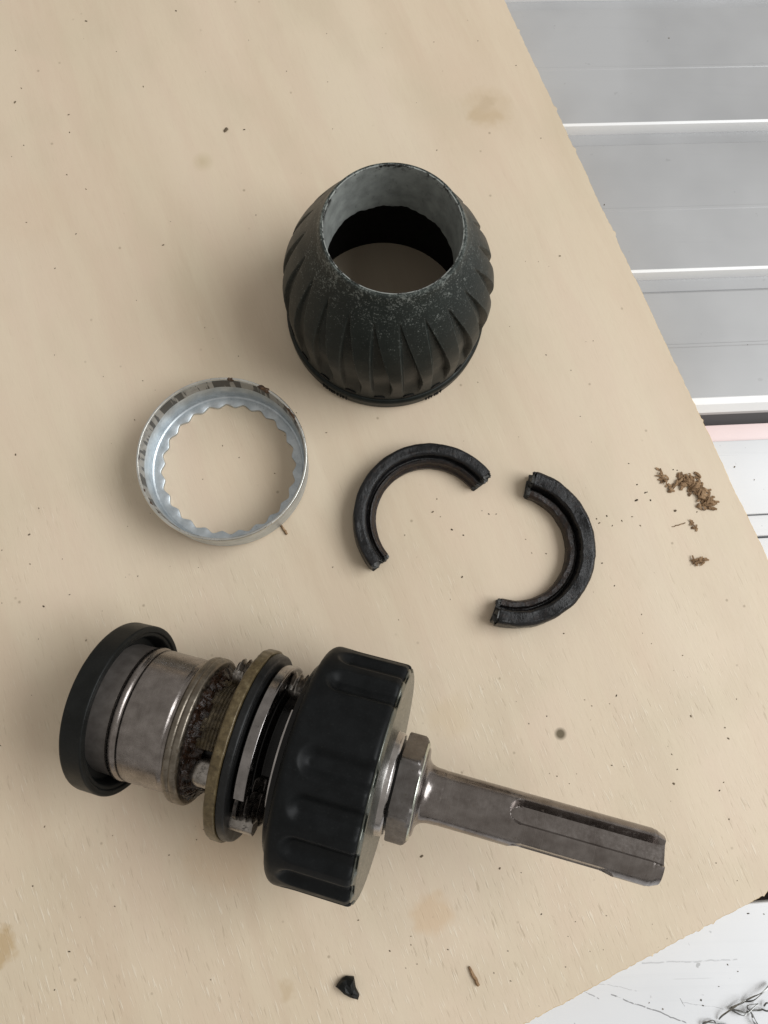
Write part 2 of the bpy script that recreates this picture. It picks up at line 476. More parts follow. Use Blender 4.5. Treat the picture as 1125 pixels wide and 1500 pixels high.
def plank(name, prof, mat, parent, x0=-60, x1=330, smooth=25):
    """extrude a closed (y, z) profile along the plank direction"""
    n = len(prof); V = []; segs = 14
    for k in range(segs + 1):
        x = x0 + (x1 - x0) * k / segs
        for y, z in prof: V.append((x, y + (x - 90) * SL, z))
    F = [tuple(range(n)), tuple(segs * n + i for i in range(n - 1, -1, -1))]
    for k in range(segs):
        for i in range(n):
            j = (i + 1) % n; F.append((k * n + i, k * n + j, (k + 1) * n + j, (k + 1) * n + i))
    return mesh(name, V, F, mat, parent, smooth)

bench = empty('slatted_bench', (90, 60, FLOOR), 'grey white slatted bench top with raised edge lines, shade and highlight painted in, beneath the plywood', 'bench')
ZB = -9.0
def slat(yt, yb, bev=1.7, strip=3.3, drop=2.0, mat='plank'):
    """a slat from yt (far) to yb (near): flat, bevel facing the viewer, lower strip"""
    pr = [(yt, FLOOR), (yt, ZB - .5), (yt - .5, ZB),
          ((yt + yb) / 2 + 2, ZB), ((yt + yb) / 2 + 1.8, ZB + .12), ((yt + yb) / 2 + 1.2, ZB + .12), ((yt + yb) / 2 + 1., ZB),
          (yb + strip + bev, ZB), (yb + strip + bev, ZB - drop)]
    if strip > .8: pr += [(yb + .3, ZB - drop), (yb, ZB - drop - .3)]
    pr += [(yb, FLOOR)]
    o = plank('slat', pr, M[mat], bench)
    b0 = yb + strip
    plank('edge_highlight_bead', [(b0 + bev - .02, ZB - drop - .3), (b0 + bev - .02, ZB + .22), (b0 + bev - .25, ZB + .42), (b0 + bev * .5, ZB + .25), (b0 + .2, ZB - drop * .55), (b0 + .02, ZB - drop - .3)], M['bead'], o)
    return o
y0 = yline(740, 12, ZB); y1 = yline(850, 210, ZB); y2 = yline(950, 426, ZB); y3 = yline(1020, 607, ZB)
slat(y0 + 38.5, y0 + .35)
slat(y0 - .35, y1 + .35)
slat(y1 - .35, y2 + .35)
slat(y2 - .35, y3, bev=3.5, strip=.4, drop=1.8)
yp0 = yline(1040, 623, ZB - 2); yp1 = yline(1040, 650, ZB - 2)
p = plank('trim_strip', fillet([(yp0, FLOOR), (yp0, ZB - 2), (yp1 + .3, ZB - 2), (yp1 + .3, FLOOR)], .3, 3), M['pink'], bench)
p['label'] = 'pale pink trim strip in the dark slot'
ya, yb_, yc, yd = yp1, yline(1085, 755, ZB), yline(1105, 787, ZB), yline(1090, 1304, ZB)
for a, b in ((ya, yb_ + .12), (yb_ - .12, yc + .22), (yc - .22, yc - 8.6), (yc - 9.0, yd + 7)):
    plank('slat', fillet([(a, FLOOR), (a, ZB), (b, ZB), (b, FLOOR)], [0, .35, .35, 0], 3), M['lower'], bench)

ye = yline(1090, 1322, ZB)
wb = empty('white_board', (0, 0, FLOOR), None, None)
plank('board_top', fillet([(ye, ZB - .8), (ye, ZB + .6), (ye - 150, ZB + .6), (ye - 150, ZB - .8)], [.2, .45, .5, .2], 3), M['board'], wb)
for yo in (4, 60, 120):
    plank('batten', fillet([(ye - yo, FLOOR), (ye - yo, ZB - .8), (ye - yo - 18, ZB - .8), (ye - yo - 18, FLOOR)], 0.0), M['floor'], wb)
tag(wb, 'white scratched board at the lower right corner, under the plywood edge', 'board')

# ------------------------------------------------------------------ plywood board with torn edge
def plywood():
    K = Vector((106.0, -31.4)); dr = Vector((math.cos(R(GR)), math.sin(R(GR)))); db = Vector((math.cos(R(24.7)), math.sin(R(24.7))))
    out = []
    N1 = 620
    for i in range(N1 + 1):                       # right edge, from the corner away
        t = 330 * i / N1; p = K - dr * t
        w = .22 * nz(t, 3.1, 0, .22) + .14 * nz(t, 8.8, 0, 1.3)
        if nz(t, 20, 0, .45) > .42: w += .35
        out.append(p + db * w)
    A = K - dr * 330; B = A - db * 330; Cc = K - db * 330
    out.append(Vector((B.x, B.y))); out.append(Vector((Cc.x, Cc.y)))
    N2 = 900
    rnd = random.Random(3)
    saw = 0
    for i in range(1, N2):                        # bottom edge: ragged cut across the grain
        t = 330 * (1 - i / N2); p = K - db * t
        w = .18 * nz(t, 1.7, 0, .16) + .22 * nz(t, 5.5, 0, 1.4)
        if rnd.random() < .22: saw = rnd.uniform(-.2, .45)
        saw *= .6
        out.append(p + dr * (w + saw))
    n = len(out)
    c = sum(out, Vector((0, 0))) / n
    V = []; F = []
    ch = .22
    inner = [p + (c - p).normalized() * ch for p in out]
    V += [(p.x, p.y, 0) for p in inner]
    V += [(p.x, p.y, -ch * .8) for p in out]
    V += [(p.x, p.y, ZP) for p in out]
    F.append(tuple(range(n)))
    F.append(tuple(2 * n + i for i in range(n - 1, -1, -1)))
    for i in range(n):
        j = (i + 1) % n
        F.append((i, j, n + j, n + i)); F.append((n + i, n + j, 2 * n + j, 2 * n + i))
    o = mesh('plywood_board', V, F, M['ply'], None, smooth=0)
    o.data.materials.append(M['edge'])
    for pl in o.data.polygons[2:]:
        pl.material_index = 1
    return tag(o, 'pale plywood board with ragged edges that all the loose parts lie on', 'board')
plywood()

# ------------------------------------------------------------------ ribbed black sleeve
def sleeve():
    c = Vector((6.63, 73.21, 0)); H = 34.4
    root = empty('ribbed_sleeve', c, 'black dusty cone shaped sleeve with curved ribs, standing on its wide end', 'chuck sleeve')
    f = Frame(c, Vector((0, 0, 1)), Vector((1, 0, 0)), Vector((0, 1, 0)))
    key = [(3.6, 20.25), (6, 20.35), (9, 20.55), (12, 20.75), (15, 20.8), (18, 20.45), (21, 19.65), (24, 18.35), (27, 16.75), (30, 14.95), (32.5, 13.5), (34.1, 12.85)]
    def prof(z):
        for (za, ra), (zb, rb) in zip(key, key[1:]):
            if z <= zb:
                t = (z - za) / (zb - za); return ra + (rb - ra) * t
        return key[-1][1]
    def profs(z): return (prof(z - .9) + 2 * prof(z) + prof(z + .9)) / 4 if 4.6 < z < 33 else prof(z)
    NF = 21; rows = 84; N = NF * 40
    P = [(3.6 + (34.1 - 3.6) * i / rows) for i in range(rows + 1)]
    def rad(z, a):
        r = profs(z)
        t = (z - 4.2) / (30.0 - 4.2)
        if 0 < t < 1:
            q = ((a + .10 * (t - .5)) * NF / (2 * math.pi)) % 1.0      # 0..1 across one rib
            w = .74 * (1 - t ** 2.0) ** .8 * (.80 + .20 * sm(0, .3, t))   # leaf: blunt foot, pointed tip
            x = (q - .14) * 1.0
            if 0 < x < w:
                e0 = sm(0, .10, x); e1 = sm(0, .07, w - x)
                r -= 1.55 * e0 * e1 * (.62 + .38 * x / w) * sm(0, .30, t) * (1 - t ** 4)
        return r
    V = []; F = []
    for j in range(N):
        a = 2 * math.pi * j / N
        for z in P: V.append(f.pt(z, rad(z, a), a))
        V.append(f.pt(34.4, 12.62, a)); V.append(f.pt(34.4, 12.2, a))
    m = rows + 3
    for j in range(N):
        k = (j + 1) % N
        for i in range(m - 1): F.append((j * m + i, k * m + i, k * m + i + 1, j * m + i + 1))
    shell = mesh('shell', V, F, M['sleeve'], root, smooth=30)
    # inside of the shell
    lathe('inner_wall', f, [(24.6, 12.25), (23.8, 14.8), (20, 16.6), (12, 17.4), (3, 17.35), (.05, 17.25), (.05, 18.0), (3.0, 19.2), (12, 19.0), (20, 17.2), (24.2, 15.2)], M['inside'], root, N=96)
    # dusty grey liner in the mouth, its lower edge chipped
    def lf(s, r, a, i):
        if i in (0, 5): s += .55 * nz(math.cos(a) * 3, math.sin(a) * 3, 1, 1.6) + .35 * nz(math.cos(a) * 9, math.sin(a) * 9, 4, 1.5)
        if i in (2, 3): s += .07 * nz(math.cos(a) * 7, math.sin(a) * 7, 7, 1.5)
        return s, r
    lathe('mouth_liner', f, [(22.5, 11.95), (28, 12.02), (34.44, 12.12), (34.48, 12.3), (28, 12.26), (22.6, 12.22)], M['liner'], root, N=240, fun=lf, hold=False)
    # base band with small cast marks
    lathe('base_band', f, fillet([(0.02, 18.05), (0.02, 20.75), (3.1, 20.95), (3.75, 20.45), (3.75, 18.05)], [0, .5, .4, .2, 0], 3), M['sleeve'], root, N=160)
    # raised black plugs painting the shade of drain holes at each rib foot
    for k in range(NF):
        a = 2 * math.pi * (k + .52) / NF
        ct = f.pt(5.0, 20.28, a); er = (ct - c); er.z = 0; er.normalize(); et = Vector((-er.y, er.x, 0)); ez = Vector((0, 0, 1))
        V = []; F = []; n = 14
        for dep, sc in ((.16, 1.0), (.10, 1.05), (-.5, .8)):
            for q in range(n):
                w = 2 * math.pi * q / n
                V.append(ct + er * dep + et * 1.15 * sc * math.cos(w) + ez * .62 * sc * math.sin(w))
        for l in range(2):
            for q in range(n):
                F.append((l * n + q, l * n + (q + 1) % n, (l + 1) * n + (q + 1) % n, (l + 1) * n + q))
        F.append(tuple(range(n))); F.append(tuple(2 * n + q for q in range(n)))
        mesh('drain_hole_shade', V, F, M['inside'], root, smooth=30)
    # moulded marks on the band, too small to read
    rnd = random.Random(5)
    V = []; F = []
    for a0, cnt in ((-128, 9), (-66, 6)):
        for k in range(cnt):
            a = R(a0 + k * 1.9 + rnd.uniform(-.3, .3)); hh = rnd.choice((1.0, 1.5, 1.5))
            w = R(rnd.choice((.35, .5, .8))); b = len(V)
            for s_ in (.9, .9 + hh):
                for r_ in (20.7, 21.06):
                    for aa in (a - w, a + w): V.append(f.pt(s_, r_, aa))
            F += [(b, b + 1, b + 3, b + 2), (b + 4, b + 5, b + 7, b + 6), (b, b + 1, b + 5, b + 4), (b + 2, b + 3, b + 7, b + 6), (b, b + 2, b + 6, b + 4), (b + 1, b + 3, b + 7, b + 5)]
    mesh('moulded_mark', V, F, M['inside'], root, smooth=0)
sleeve()

# ------------------------------------------------------------------ toothed zinc ring
def toothed_ring():
    c = Vector((-25.46, 38.86, 0))
    root = empty('toothed_ring', c, 'shallow zinc plated steel ring with a wavy toothed inner flange, lying open side up', 'steel ring')
    f = Frame(c, Vector((0, 0, 1)), Vector((1, 0, 0)), Vector((0, 1, 0)))
    def wob(s, r, a, i):
        if s > 8.4: s += .10 * nz(math.cos(a) * 8, math.sin(a) * 8, 2)
        return s, r + .05 * math.sin(2 * a + 1)
    wall = [(0.75, 15.0), (1.0, 15.35), (1.7, 15.55), (5.6, 15.82), (8.85, 15.95), (9.08, 16.05), (9.12, 16.3), (8.95, 16.48), (5, 16.42), (1.4, 16.30), (.5, 16.1), (.08, 15.5), (.03, 15.0)]
    lathe('wall', f, wall, M['zinc'], root, N=200, fun=wob, smooth=50)
    # toothed flange
    V = []; F = []; T = 24; per = 16; N = T * per
    for j in range(N):
        a = 2 * math.pi * j / N; q = (j / per) % 1.0
        tri = abs(2 * q - 1)                                   # 0 at tip, 1 at notch
        ri = 13.05 + .70 * (sm(.0, 1.0, tri) * .85 + tri * .15)
        a2 = a + R(4)
        for z, r in ((.06, ri), (.72, ri + .04), (.78, ri + .14), (.78, 15.02), (.06, 15.02)):
            V.append(f.pt(z, r, a2))
    for j in range(N):
        k = (j + 1) % N
        for i in range(5): F.append((j * 5 + i, j * 5 + (i + 1) % 5, k * 5 + (i + 1) % 5, k * 5 + i))
    mesh('toothed_flange', V, F, M['zinc'], root, smooth=40)
    lathe('scuffed_band', f, [(5.6, 15.76), (8.70, 15.88), (8.70, 15.99), (5.6, 15.90)], M['scuff'], root, N=200, smooth=50,
          fun=lambda s, r, a, i: (s + (.25 * nz(math.cos(a) * 5, math.sin(a) * 5, 1) if s < 7 else 0), r + .05 * math.sin(2 * a + 1)))
    lathe('rim_edge', f, fillet([(8.98, 15.98), (9.22, 16.02), (9.24, 16.38), (8.9, 16.52)], [.05, .08, .1, .05], 3), M['rimedge'], root, N=200, smooth=50, hold=False, fun=lambda s, r, a, i: (s + .10 * nz(math.cos(a) * 8, math.sin(a) * 8, 2), r + .05 * math.sin(2 * a + 1)))
    # rusty grease on the rim
    for a0, a1, th in ((55, 68, .34), (24, 46, .10), (83, 90, .16), (178, 183, .05), (203, 206, .04), (213, 217, .05), (222, 225, .04)):
        def g(s, r, a, i):
            t = (a - R(a0)) / (R(a1) - R(a0)); e = max(.05, math.sin(math.pi * min(1, max(0, t)))) * (.7 + .6 * nz(a * 20, s, 3))
            cs, cr = 9.05, 16.1
            return cs + (s - cs) * e, cr + (r - cr) * e
        pr = [(9.05 + (th + .15) * math.sin(w) * (1 if math.sin(w) > 0 else 3.6), 16.1 + (th + .35) * math.cos(w)) for w in [2 * math.pi * q / 12 for q in range(12)]]
        lathe('rusty_grease', f, pr, M['rust'], root, N=26, fun=g, a0=R(a0), a1=R(a1), smooth=60)
toothed_ring()

# ------------------------------------------------------------------ half rings of rubber
def half_ring(name, c, label, prof, a0, a1, mat, rough, seed):
    root = empty(name, c, label, 'rubber seal', 'halves of the broken rubber ring')
    f = Frame(Vector(c), Vector((0, 0, 1)), Vector((1, 0, 0)), Vector((0, 1, 0)))
    def fun(s, r, a, i):
        x, y = math.cos(a) * r, math.sin(a) * r
        t = (a - a0) / (a1 - a0)
        e = 1.0
        end = min(t, 1 - t)
        d = rough * (.12 * nz(x + seed, y, s, .5) + .08 * nz(a * 5.5, r * 1.5 + seed, s * 1.5, 1.0) + .05 * nz(x, y, s, 3))
        if s > .4: s += rough * (.13 * nz(x, y - seed, s, .5) + .09 * nz(a * 6.5 + seed, r * 1.9, s * .8, 1.0) + .16 * nz(a * 3.0 + seed, r * 3.0, s, 1.0) + .07 * nz(x, y, s + 9, 3))
        return max(s, .02), r + d
    o = lathe('seal_body', f, prof, mat, root, N=220, fun=fun, a0=a0, a1=a1, smooth=38)
    # torn ends
    rnd = random.Random(seed)
    for a, sg in ((a0, -1), (a1, 1)):
        V = []; F = []
        pm = (sum(p[0] for p in prof) / len(prof), sum(p[1] for p in prof) / len(prof))
        n = len(prof)
        for l, (da, k) in enumerate(((-.006, .97), (.020, .90), (.034, .45))):
            for i, (s, r) in enumerate(prof):
                s2, r2 = pm[0] + (s - pm[0]) * k, pm[1] + (r - pm[1]) * k
                V.append(f.pt(max(s2, .03), r2, a + sg * (da + rnd.uniform(-.030, .050))))
        for l in range(2):
            for i in range(n):
                j = (i + 1) % n; F.append((l * n + i, l * n + j, (l + 1) * n + j, (l + 1) * n + i))
        F.append(tuple(2 * n + i for i in range(n)))
        mesh('torn_end', V, F, M['cut'], root, smooth=0)
    return root

# cross-sections (height, radius)
profA = fillet([(.02, 11.1), (1.6, 10.95), (2.0, 11.5), (3.3, 11.6), (3.75, 12.2), (2.7, 12.45), (2.8, 12.85), (4.35, 13.05), (4.7, 13.5), (4.7, 15.1), (4.3, 15.55), (.5, 15.7), (.02, 15.4)],
               [.1, .2, .2, .3, .2, .1, .15, .3, .3, .4, .3, .3, .2], 3)
half_ring('broken_seal_half', (15.68, 28.1, 0), 'left half of a broken black rubber ring, smoother, opening towards lower right', profA, R(38.5), R(219), M['half1'], .5, 11)
profB = fillet([(.02, 10.8), (2.2, 10.7), (2.9, 11.0), (3.0, 12.1), (1.7, 12.35), (1.8, 12.75), (4.3, 12.95), (4.75, 13.3), (4.95, 15.4), (4.4, 15.95), (1.0, 16.25), (.02, 15.8)],
               [.1, .25, .2, .15, .1, .1, .15, .2, .3, .3, .4, .2], 3)
half_ring('broken_seal_half', (32.75, 22.6, 0), 'right half of the broken black rubber ring, crumpled and grooved, opening to the left', profB, R(-106), R(73), M['half2'], .85, 29)

# ------------------------------------------------------------------ drill chuck adapter
def chuck():
    az, ti = R(-14.35), R(9.0)
    u = Vector((math.cos(ti) * math.cos(az), math.cos(ti) * math.sin(az), math.sin(ti)))
    p = Vector((6.145, -19.948, 19.40 + .25))
    e = CAM - p; e = (e - u * e.dot(u)).normalized(); e1 = u.cross(e)
    if e1.y > 0: e1 = -e1
    f = Frame(p, u, e, e1)
    base = Vector((p.x - 2.0, p.y + .5, 0))
    root = empty('chuck_adapter', base, 'dismantled drill chuck on a grooved steel shank, with black notched collar and steel drum', 'drill chuck')
    L = lambda name, prof, mat, N=160, par=root, **k: lathe(name, f, prof, M[mat], par, N=N, **k)
    # --- loose black ring hanging on the drum end
    ra, rt = R(-13.0), R(14.5)
    ru = Vector((math.cos(rt) * math.cos(ra), math.cos(rt) * math.sin(ra), math.sin(rt)))
    rc = Vector((-37.88, -8.40, 14.32)); re = CAM - rc; re = (re - ru * re.dot(ru)).normalized(); r1 = ru.cross(re)
    if r1.y > 0: r1 = -r1
    fr = Frame(rc, ru, re, r1)
    pr = fillet([(-4.16, 6.0), (-4.16, 14.75), (0, 14.8), (0, 13.75), (-.30, 13.6), (-.30, 13.0), (-1.2, 12.75), (-3.0, 12.5), (-3.2, 6.0)], [.2, .45, .35, .15, .1, .3, .3, .3, 0], 3)
    lathe('end_ring', fr, pr, M['endring'], root, N=160)
    # --- drum
    L('drum', fillet([(-45.6, 6), (-45.6, 11.0), (-45.55, 11.4), (-45.4, 11.42), (-45.0, 11.78), (-44.2, 11.8), (-43.7, 11.44), (-43.3, 11.62), (-36.1, 11.62), (-35.6, 11.3), (-35.0, 11.3), (-34.7, 10), (-34.7, 6)],
                     [0, .3, .3, .2, .25, .25, .2, .2, .2, .1, .1, 0, 0], 3), 'drum')
    L('drum_skirt', fillet([(-50.0, 6), (-50.0, 11.0), (-49.6, 11.3), (-45.5, 11.42), (-45.5, 6)], [0, .2, .2, 0, 0], 3), 'skirt')
    fg = L('drum_flange', fillet([(-35.0, 10.2), (-35.0, 12.1), (-34.6, 12.62), (-33.9, 12.70), (-33.6, 12.5), (-33.3, 12.72), (-32.5, 12.66), (-32.15, 12.2), (-32.2, 11.0), (-33.4, 10.4)],
                     [0, .2, .3, .2, .1, .2, .2, .15, .2, 0], 3), 'flange')
    # lumpy grease in the recess behind the flange
    def lump(s, r, a, i):
        d = nz(math.cos(a) * 7, math.sin(a) * 7, s * 1.3, .6) * .9 + nz(math.cos(a) * 17, math.sin(a) * 17, s * 2.2, 1.1) * .75 + nz(math.cos(a) * 30, math.sin(a) * 30, s * 4, 1.3) * .35
        return s + .4 * d, r + .55 * d
    L('grease', [(-33.2, 10.3), (-32.4, 11.4), (-31.8, 11.3), (-31.2, 10.7), (-30.4, 9.9), (-29.6, 9.3), (-29.6, 8.3), (-33.2, 8.3)], 'grease', 320, fun=lump, smooth=70)
    # inner core with fine turned grooves; a window is cut towards the lower side
    cp = [(-32.5, 6.5), (-32.5, 9.5)]
    for k in range(9):
        s0 = -30.6 + k * .55; cp += [(s0, 10.15), (s0 + .22, 9.9)]
    cp += [(-25.6, 10.2), (-22, 10.2), (-22, 6.5)]
    core = L('inner_core', cp, 'core', 150, a0=R(-62), a1=R(17), smooth=25)
    L('inner_core', [(-33, 5.5), (-33, 8.2), (-14, 8.2), (-14, 5.5)], 'darkcore', 80)
    # --- washers and split nut band
    L('brown_washer', fillet([(-25.75, 10.4), (-25.75, 16.30), (-23.9, 16.34), (-23.9, 10.4)], [0, .35, .3, 0], 3), 'brass', 200,
      fun=lambda s, r, a, i: (s + .10 * nz(math.cos(a) * 6, math.sin(a) * 6, 1), r + (.10 * nz(math.cos(a) * 12, math.sin(a) * 12, 3) if r > 14 else 0)))
    L('black_washer', fillet([(-23.85, 10.4), (-23.85, 15.95), (-22.4, 15.75), (-22.3, 14.0), (-22.3, 10.4)], [0, .3, .4, .2, 0], 3), 'blackwash', 160)
    L('nut_band', fillet([(-21.75, 12.6), (-21.75, 14.45), (-19.75, 14.55), (-19.75, 12.6)], [0, .2, .45, 0], 4), 'band', 90, a0=R(-98), a1=R(36))
    L('gap_shade_hub', fillet([(-22.2, 8), (-22.2, 11.6), (-19.6, 11.6), (-19.0, 10.2), (-14.2, 10.2), (-14.2, 8)], [0, 0, .2, .2, 0, 0], 2), 'darkcore', 120)
    L('retaining_ring', fillet([(-16.9, 11.0), (-16.9, 13.2), (-16.2, 13.3), (-16.2, 11.0)], [0, .2, .2, 0], 3), 'bright', 120, a0=R(-30), a1=R(40))
    L('gap_shade_hub', fillet([(-15.9, 10), (-15.9, 16.2), (-14.3, 16.6), (-14.3, 10)], [0, .2, 0, 0], 2), 'darkcore', 120)
    # --- jaws: steel rods beside the hub with cut teeth outward
    def jaw(ang, s0, s1, rr, rj, teeth, t0=None, t1=None, jm='jaw', tip=0.0):
        ctr = lambda s: f.pt(s, rr, R(ang))
        er = (f.pt(0, 1, R(ang)) - f.p).normalized(); et = u.cross(er)
        V = []; F = []; n = 20; S = []
        ln = s1 - s0; cnt = int(ln / .14)
        for i in range(cnt + 1):
            s = s0 + ln * i / cnt
            k = 1.0
            if tip and s - s0 < tip: k = math.sqrt(max(.02, 1 - (1 - (s - s0) / tip) ** 2))
            b = len(V)
            for q in range(n):
                w = 2 * math.pi * q / n
                r = rj * k
                if teeth and (t0 is None or t0 < s < t1) and math.cos(w) > .2:
                    ph = (s / 1.05) % 1.0
                    r -= 1.0 * abs(2 * ph - 1) * sm(.1, .5, math.cos(w))
                V.append(ctr(s) + er * r * math.cos(w) + et * r * math.sin(w))
        for i in range(cnt):
            for q in range(n):
                q2 = (q + 1) % n; F.append((i * n + q, i * n + q2, (i + 1) * n + q2, (i + 1) * n + q))
        F.append(tuple(range(n))); F.append(tuple(cnt * n + q for q in range(n)))
        return mesh('jaw', V, F, M[jm], root, smooth=28)
    jaw(-70, -29.5, -14.5, 11.5, 2.6, True)
    jaw(50, -21.6, -14.5, 11.4, 3.0, True, -20.9, -14.0, jm='oilyjaw')
    jaw(34, -20.2, -14.5, 10.6, 1.6, True, jm='oilyjaw')
    jaw(66, -22.6, -18.4, 12.6, 2.0, False)
    jaw(44, -31.4, -25.7, 8.8, 2.6, False, tip=2.4)
    # --- collar with finger notches
    S0, S1, RC = -14.62, -.55, 19.80
    rows = 56; N = 720; prof = []
    for i in range(rows + 1):
        s = S0 + (S1 - S0) * i / rows
        prof.append(s)
    angs = [k for k in range(18) if k not in (17, 5, 11)]      # notch every 20 degrees, three left out
    def dep(s, a):
        dg = math.degrees(a) % 360
        k = round(dg / 20) % 18
        if k not in angs: return 0.0
        x = (dg - round(dg / 20) * 20) * math.pi / 180 * RC
        w = 2.55; sc = S0 + 2.4 + w
        d = abs(x) - w if s > sc else math.hypot(x, s - sc) - w
        return 1.25 * sm(.2, -1.9, d)
    V = []; F = []
    ring = [(S0 + .9, 15.8), (S0 + .25, 16.5)]
    for j in range(N):
        a = 2 * math.pi * j / N
        for s_, r_ in ring: V.append(f.pt(s_, r_, a))
        for s in prof:
            r = RC - dep(s, a)
            x0 = s - S0; x1 = S1 - s; c0, c1 = 1.5, 1.0
            if x0 < c0: r -= c0 - math.sqrt(max(0, c0 * c0 - (c0 - x0) ** 2))
            if x1 < c1: r -= (c1 - math.sqrt(max(0, c1 * c1 - (c1 - x1) ** 2))) * .8
            V.append(f.pt(s, r, a))
        V.append(f.pt(S1, 15.5, a))
    m = rows + 4
    for j in range(N):
        k = (j + 1) % N
        for i in range(m): F.append((j * m + i, k * m + i, k * m + (i + 1) % m, j * m + (i + 1) % m))
    mesh('collar', V, F, M['collar'], root, smooth=45)
    # --- face plate, hub rim, hexagon, shank
    def wavy(s, r, a, i):
        if r > 18.8: r -= .75 * dep(-3.0, a)
        return s, r
    L('face_plate', fillet([(-1.2, 8), (-.75, 19.2), (-.45, 19.3), (.0, 18.3), (.12, 8.0)], [0, .1, .15, .2, 0], 3), 'plate', 360, fun=wavy)
    L('hub_rim', fillet([(-.6, 6), (-.6, 8.9), (.15, 8.6), (1.0, 8.45), (1.38, 8.1), (1.38, 6)], [0, 0, .2, .1, .1, 0], 3), 'bright', 140)
    L('gap_shade_hub', [(1.3, 5), (1.3, 7.4), (1.9, 7.4), (1.9, 5)], 'darkcore', 60)  # dark filler painting the shade in the gap before the hexagon
    # hexagon with turned chamfer
    V = []; F = []; RH = 8.95; off = R(-28.5); N = 180
    st = [(1.8, -.25), (1.95, 0.), (4.6, 0.), (5.0, -.25), (5.45, -.85)]
    for j in range(N):
        a = 2 * math.pi * j / N; q = ((a - off) % R(60)) - R(30)
        hx = RH * math.cos(R(30)) / math.cos(q)
        for s, d in st: V.append(f.pt(s, min(hx, RH - .06 + d * 1.0) if d else min(hx, RH - .06), a))
    k5 = len(st)
    for j in range(N):
        k = (j + 1) % N
        for i in range(k5 - 1): F.append((j * k5 + i, k * k5 + i, k * k5 + i + 1, j * k5 + i + 1))
    F.append(tuple(j * k5 for j in range(N))); F.append(tuple(j * k5 + k5 - 1 for j in range(N - 1, -1, -1)))
    mesh('hexagon', V, F, M['hexm'], root, smooth=22)
    L('worn_shoulder', fillet([(5.30, 4.0), (5.30, 8.12), (5.62, 7.86), (5.66, 7.2), (5.66, 4.0)], [0, .08, .1, .05, 0], 3), 'chamfer', 120)
    L('shank_root', fillet([(5.6, 4.0), (5.6, 7.3), (5.95, 7.0), (6.05, 5.75), (6.5, 4.95), (7.5, 4.52), (9.2, 4.43), (9.2, 4.0)], [0, .1, .25, .4, .6, .6, 0, 0], 4), 'shank', 120)
    # shank: open drive slots and closed ball pockets
    SE = 44.85; RS = 4.40; N = 360; rows = 200
    def rs(s, a):
        r = RS
        if s < 9.3: r += .05
        x1 = SE - s
        if x1 < 1.7: r -= .10
        if x1 < 1.3: r -= .55 * (1.3 - x1) / 1.3
        for ang, s0, s1, hw, depth in ((-19, 20.4, 99, 1.98, 1.8), (161, 20.4, 99, 1.98, 1.8), (82, 21.2, 38, 2.2, .8), (252, 21.2, 38, 1.7, .8)):
            d = (a - R(ang) + math.pi) % (2 * math.pi) - math.pi
            if abs(d) > R(50): continue
            y = math.sin(d) * r; h = math.cos(d) * r
            if s < s0 + hw: q = math.hypot(y, s - s0 - hw) - hw
            elif s > s1 - hw: q = math.hypot(y, s - s1 + hw) - hw
            else: q = abs(y) - hw
            if q < .12:
                cut = (RS - depth) / math.cos(d)
                r = min(r, r + (cut - r) * (sm(.015, -.02, q) if s > s0 + hw else sm(.10, -.16, q)))
        return r
    AN = sorted(set([round(360 * j / 220, 3) for j in range(220)] + [round((c0 + e0 + d * .16) % 360, 3) for c0 in (-19, 161) for e0 in (-26.7, 26.7) for d in range(-9, 10)]))
    N = len(AN)
    V = []; F = []
    ss = sorted(set([round(8.6 + (SE - 8.6) * i / rows, 4) for i in range(rows + 1)] + [round(19.9 + .06 * i, 4) for i in range(50)])); rows = len(ss) - 1
    for j in range(N):
        a = R(AN[j])
        for s in ss: V.append(f.pt(s, rs(s, a), a))
    m = rows + 1
    for j in range(N):
        k = (j + 1) % N
        for i in range(m - 1): F.append((j * m + i, k * m + i, k * m + i + 1, j * m + i + 1))
    F.append(tuple(j * m for j in range(N))); F.append(tuple(j * m + m - 1 for j in range(N - 1, -1, -1)))
    mesh('shank', V, F, M['shank'], root, smooth=32)
chuck()

# ------------------------------------------------------------------ debris on the board
def flake(V, F, c, ax, ln, wd, curl, rnd, z0=.03):
    """one curled thin chip with thickness"""
    n = 5; th = .05 + .04 * rnd.random(); side = Vector((-ax.y, ax.x, 0)).normalized(); b = len(V)
    for i in range(n + 1):
        t = i / n - .5
        lift = curl * (1 - 4 * t * t) if curl > 0 else -curl * 4 * t * t
        q = c + ax * (ln * t) + Vector((0, 0, lift))
        w = wd * (1 - 1.3 * t * t) * (.8 + .4 * rnd.random())
        for sg in (-1, 1):
            for dz in (0, th): V.append(q + side * sg * w * .5 + Vector((0, 0, dz + z0)))
    for i in range(n):
        k = b + i * 4
        F += [(k, k + 2, k + 6, k + 4), (k + 1, k + 5, k + 7, k + 3), (k, k + 4, k + 5, k + 1), (k + 2, k + 3, k + 7, k + 6)]
    F += [(b, b + 1, b + 3, b + 2), (b + 4 * n, b + 4 * n + 2, b + 4 * n + 3, b + 4 * n + 1)]

